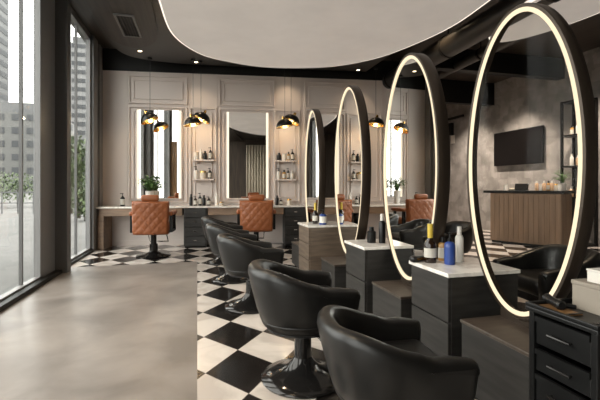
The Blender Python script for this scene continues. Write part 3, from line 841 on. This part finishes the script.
TZ = th_ - .012
bxo = thing('storage_box', 'square grey box standing on the black trolley', 'box', (1.515, 1.17, TZ))
MB().bx(0, .10, 0, .165, 0, .10, .003).build('body', 'grey_card', bxo); MB().bx(-.003, .103, -.003, .168, .10, .117, .003).build('lid', 'grey_card', bxo)
bx2 = thing('tissue_box', 'small white box on top of the grey box', 'box', (1.54, 1.22, TZ + .117))
MB().bx(0, .07, 0, .07, 0, .045, .003).build('body', 'white_card', bx2); MB().bx(-.002, .072, -.002, .072, .045, .053, .002).build('lid', 'white_card', bx2)
ct = thing('cutting_mat', 'flat brown leather pad on the trolley beside the grey box', 'mat', (1.372, 1.22, TZ))
MB().bx(0, .09, .02, .165, 0, .006, .002).build('pad', 'goldpost', ct); MB().bx(.0, .09, .02, .028, .006, .009).build('edging', 'leather', ct)
hd = thing('hair_dryer', 'black hair dryer lying on the trolley before the grey box', 'hair dryer', (1.44, 1.345, TZ + .022), R(70))
hd.scale = (.72, .72, .72)
MB().cyl((-.06, 0, 0), (.06, 0, 0), .028, .024, 16).cyl((-.07, 0, 0), (-.06, 0, 0), .02, .028, 16).build('barrel', 'black_plastic', hd, smooth=40)
MB().cyl((.06, 0, 0), (.09, 0, 0), .024, .03, 16).build('nozzle', 'black_plastic', hd, smooth=40)
MB().cyl((-.02, -.02, -.005), (-.04, -.09, -.012), .014, .012, 12).build('grip', 'black_plastic', hd, smooth=40)
for i, (dy, ln) in enumerate(((0, .11), (.022, .13))):
    cb = thing('comb', ('short black comb lying near the front of the trolley top', 'longer black comb lying near the front of the trolley top')[i], 'comb', (1.40, 1.115 + dy, TZ))
    b = MB().bx(0, ln, 0, .008, 0, .006)
    for k2 in range(16): b.bx(.004 + k2 * ln / 17, .006 + k2 * ln / 17, .008, .016, .001, .005)
    b.build('body', 'chrome_black', cb)

# ================================================================== RECEPTION
ca = Vector((5.82, 6.97)); cb_ = Vector((6.34, 5.80)); dv = (cb_ - ca); ln = dv.length; ang = math.atan2(dv.y, dv.x)
rc = thing('reception_counter', 'reception counter of vertical wooden boards with black top', 'counter', (ca.x, ca.y, 0), ang)
MB().bx(0, ln, 0, .50, .04, 1.0).build('body', 'slatwood', rc)
b = MB()
for i in range(14): b.bx(i * ln / 14 + .0015, (i + 1) * ln / 14 - .0015, -.008, .0, .06, .99, .003)
for i in range(6): b.bx(ln, ln + .014, i * .50 / 6 + .005, (i + 1) * .50 / 6 - .005, .06, .99, .003)
b.build('cladding', 'slatwood', rc)
MB().bx(-.12, ln + .06, -.06, .54, 1.0, 1.05, .004).build('countertop', 'black', rc)
MB().bx(.02, ln - .02, .02, .48, 0, .04).build('kick', 'black', rc)
def RC(u, v, z=1.05): 
    p = Matrix.Rotation(ang, 2) @ Vector((u, v)); return (ca.x + p.x, ca.y + p.y, z)
t = thing('card_terminal', 'black payment terminal on the reception counter', 'terminal', RC(.52, .2), ang)
MB().box((0, 0, .07), (.24, .05, .13), .006, (R(-15), 0, 0)).build('screen', 'screen', t); MB().box((0, .02, .012), (.2, .12, .02), .004).build('foot', 'black_plastic', t)
NB = ['leftmost', 'second', 'third', 'fourth', 'fifth', 'sixth', 'seventh']
for i in range(7):
    kd = (KP, KWJ, KP, KA, KP, KJ, KWJ)[i]
    bottle(RC(.78 + i * .066, .24 + .03 * (i % 2)), .19 if kd[0] == 'cap' else .13, .032, kd, NB[i] + ' of the small toiletries lined up on the reception counter', 'bottle' if kd[0] != 'jar' else 'jar', 'toiletries on the reception counter', 0, 'bottle' if kd[0] != 'jar' else 'jar')
bottle(RC(.20, .22), .12, .04, KWJ, 'white jar at the far end of the reception counter', 'jar', None, 0, 'jar')
t = thing('folded_towel', 'folded cream towel on the reception counter beside the terminal', 'towel', RC(.30, .38), ang)
MB().box((0, 0, .025), (.16, .12, .05), .018, None, 4).build('towel', 'linen', t, smooth=60)
plant(RC(1.16, .42), .07, .14, 50, .18, .30, 'small leafy plant behind the bottles on the reception counter')
tv = thing('wall_tv', 'large black flat television on the grey plaster wall', 'tv', (7.30, 7.81, 0))
# on the wall x = 7.3
def onwall(px, y, z0, z1): pass
MB().bx(-.07, -.02, -.73, .73, 1.64, 2.46, .006).build('casing', 'black_plastic', tv)
MB().bx(-.074, -.071, -.715, .715, 1.655, 2.445).build('screen', 'screen', tv)
MB().bx(-.02, 0, -.2, .2, 1.85, 2.25).build('bracket', 'black', tv)
dc = thing('display_case', 'tall black framed glass display case beside the reception counter', 'cabinet', (6.95, 5.88, 0))
b = MB(); cw, cd, ch = .5, .33, 2.80
for x in (0, cd - .04):
    for y in (0, cw - .04): b.bx(x, x + .04, y, y + .04, 0, ch)
for z in (.02, .9, 1.5, 2.1, ch - .04): b.bx(0, cd, 0, cw, z, z + .03)
b.build('frame', 'black', dc)
MB().bx(.012, .018, .04, cw - .04, .05, ch - .05).build('pane', 'clear', dc)
for z, g in ((.93, 0), (1.53, 1), (2.13, 2)):
    for i in range(3):
        bottle((7.10, 6.0 + i * .13, z), .2 + .04 * ((i + g) % 2), .035, (KW, KA, KP)[(i + g) % 3], ('white bottle', 'amber bottle', 'peach bottle')[(i + g) % 3] + ' on the %s shelf of the glass display case' % ('lower', 'middle', 'upper')[g], 'bottle', 'bottles in the display case')
# bits on the far plaster wall
t = thing('wall_speaker', 'small black speaker high on the grey plaster wall', 'speaker', (7.30, 10.3, 2.82))
MB().bx(-.12, -.02, -.07, .07, -.18, .18, .01).build('box', 'black_plastic', t); MB().bx(-.02, 0, -.03, .03, -.05, .05).build('bracket', 'black', t)
t = thing('light_switch', 'white switch plate under the speaker on the plaster wall', 'switch', (7.30, 10.3, 2.52))
MB().bx(-.015, 0, -.1, .1, -.12, .12, .004).build('plate', 'white_plastic', t); MB().bx(-.022, -.015, -.05, .05, -.07, .07).build('rocker', 'white_plastic', t)
t = thing('wall_rail', 'long black rail high on the grey plaster wall', 'rail', (7.30, 10.2, 3.12))
MB().bx(-.12, -.07, -.5, .5, -.03, .03).build('bar', 'black', t); MB().bx(-.07, 0, -.02, .02, -.02, .02).build('bracket', 'black', t)

# dark shelving right behind the near oval ring
ds = thing('shelving_unit', 'dark tall shelving at the right edge behind the largest oval mirror', 'shelf', (3.45, 1.35, 0), R(0))
b = MB().bx(0, .03, 0, 1.1, 0, 2.9).bx(.03, .40, 0, .03, 0, 2.9).bx(.03, .40, 1.07, 1.1, 0, 2.9)
ds_back = MB().bx(.37, .40, .03, 1.07, 0, 2.9).build('back_panel', 'darkwood', ds)
MB().bx(0, .37, 0, .03, 0, 2.9).build('side_panel', 'black', ds)
MB().bx(0, .37, 1.07, 1.10, 0, 2.9).build('side_panel', 'black', ds)
for z in (.05, .45, .85, 1.25, 1.65, 2.05, 2.45, 2.87): MB().bx(0, .37, .03, 1.07, z, z + .03).build('shelf_board', 'black', ds)
t = thing('towel_stack', 'folded cream towels on the dark shelving at the right edge', 'towel', (3.6, 2.1, .88), 0)
MB().box((0, 0, .04), (.22, .5, .075), .03, None, 4).build('towel', 'linen', t, smooth=60); MB().box((0, 0, .115), (.21, .48, .07), .03, None, 4).build('towel', 'linen', t, smooth=60)

# rear of the room (seen in the wall mirrors)
cu = thing('curtain', 'cream curtain hanging on the rear wall, seen in the wall mirrors', 'curtain', (-.4, -3.9, 0))
rows = []
for i in range(61):
    x = i / 60 * 1.2; y = .03 * math.sin(i * .9)
    rows.append([(x, y, .03), (x, y, 3.2)])
b = MB(); b.grid(rows); cl = b.build('cloth', 'linen', cu, smooth=80)
sm = cl.modifiers.new('thick', 'SOLIDIFY'); sm.thickness = .006
MB().cyl((-.05, 0, 3.22), (1.25, 0, 3.22), .014, None, 10).build('rod', 'black', cu)
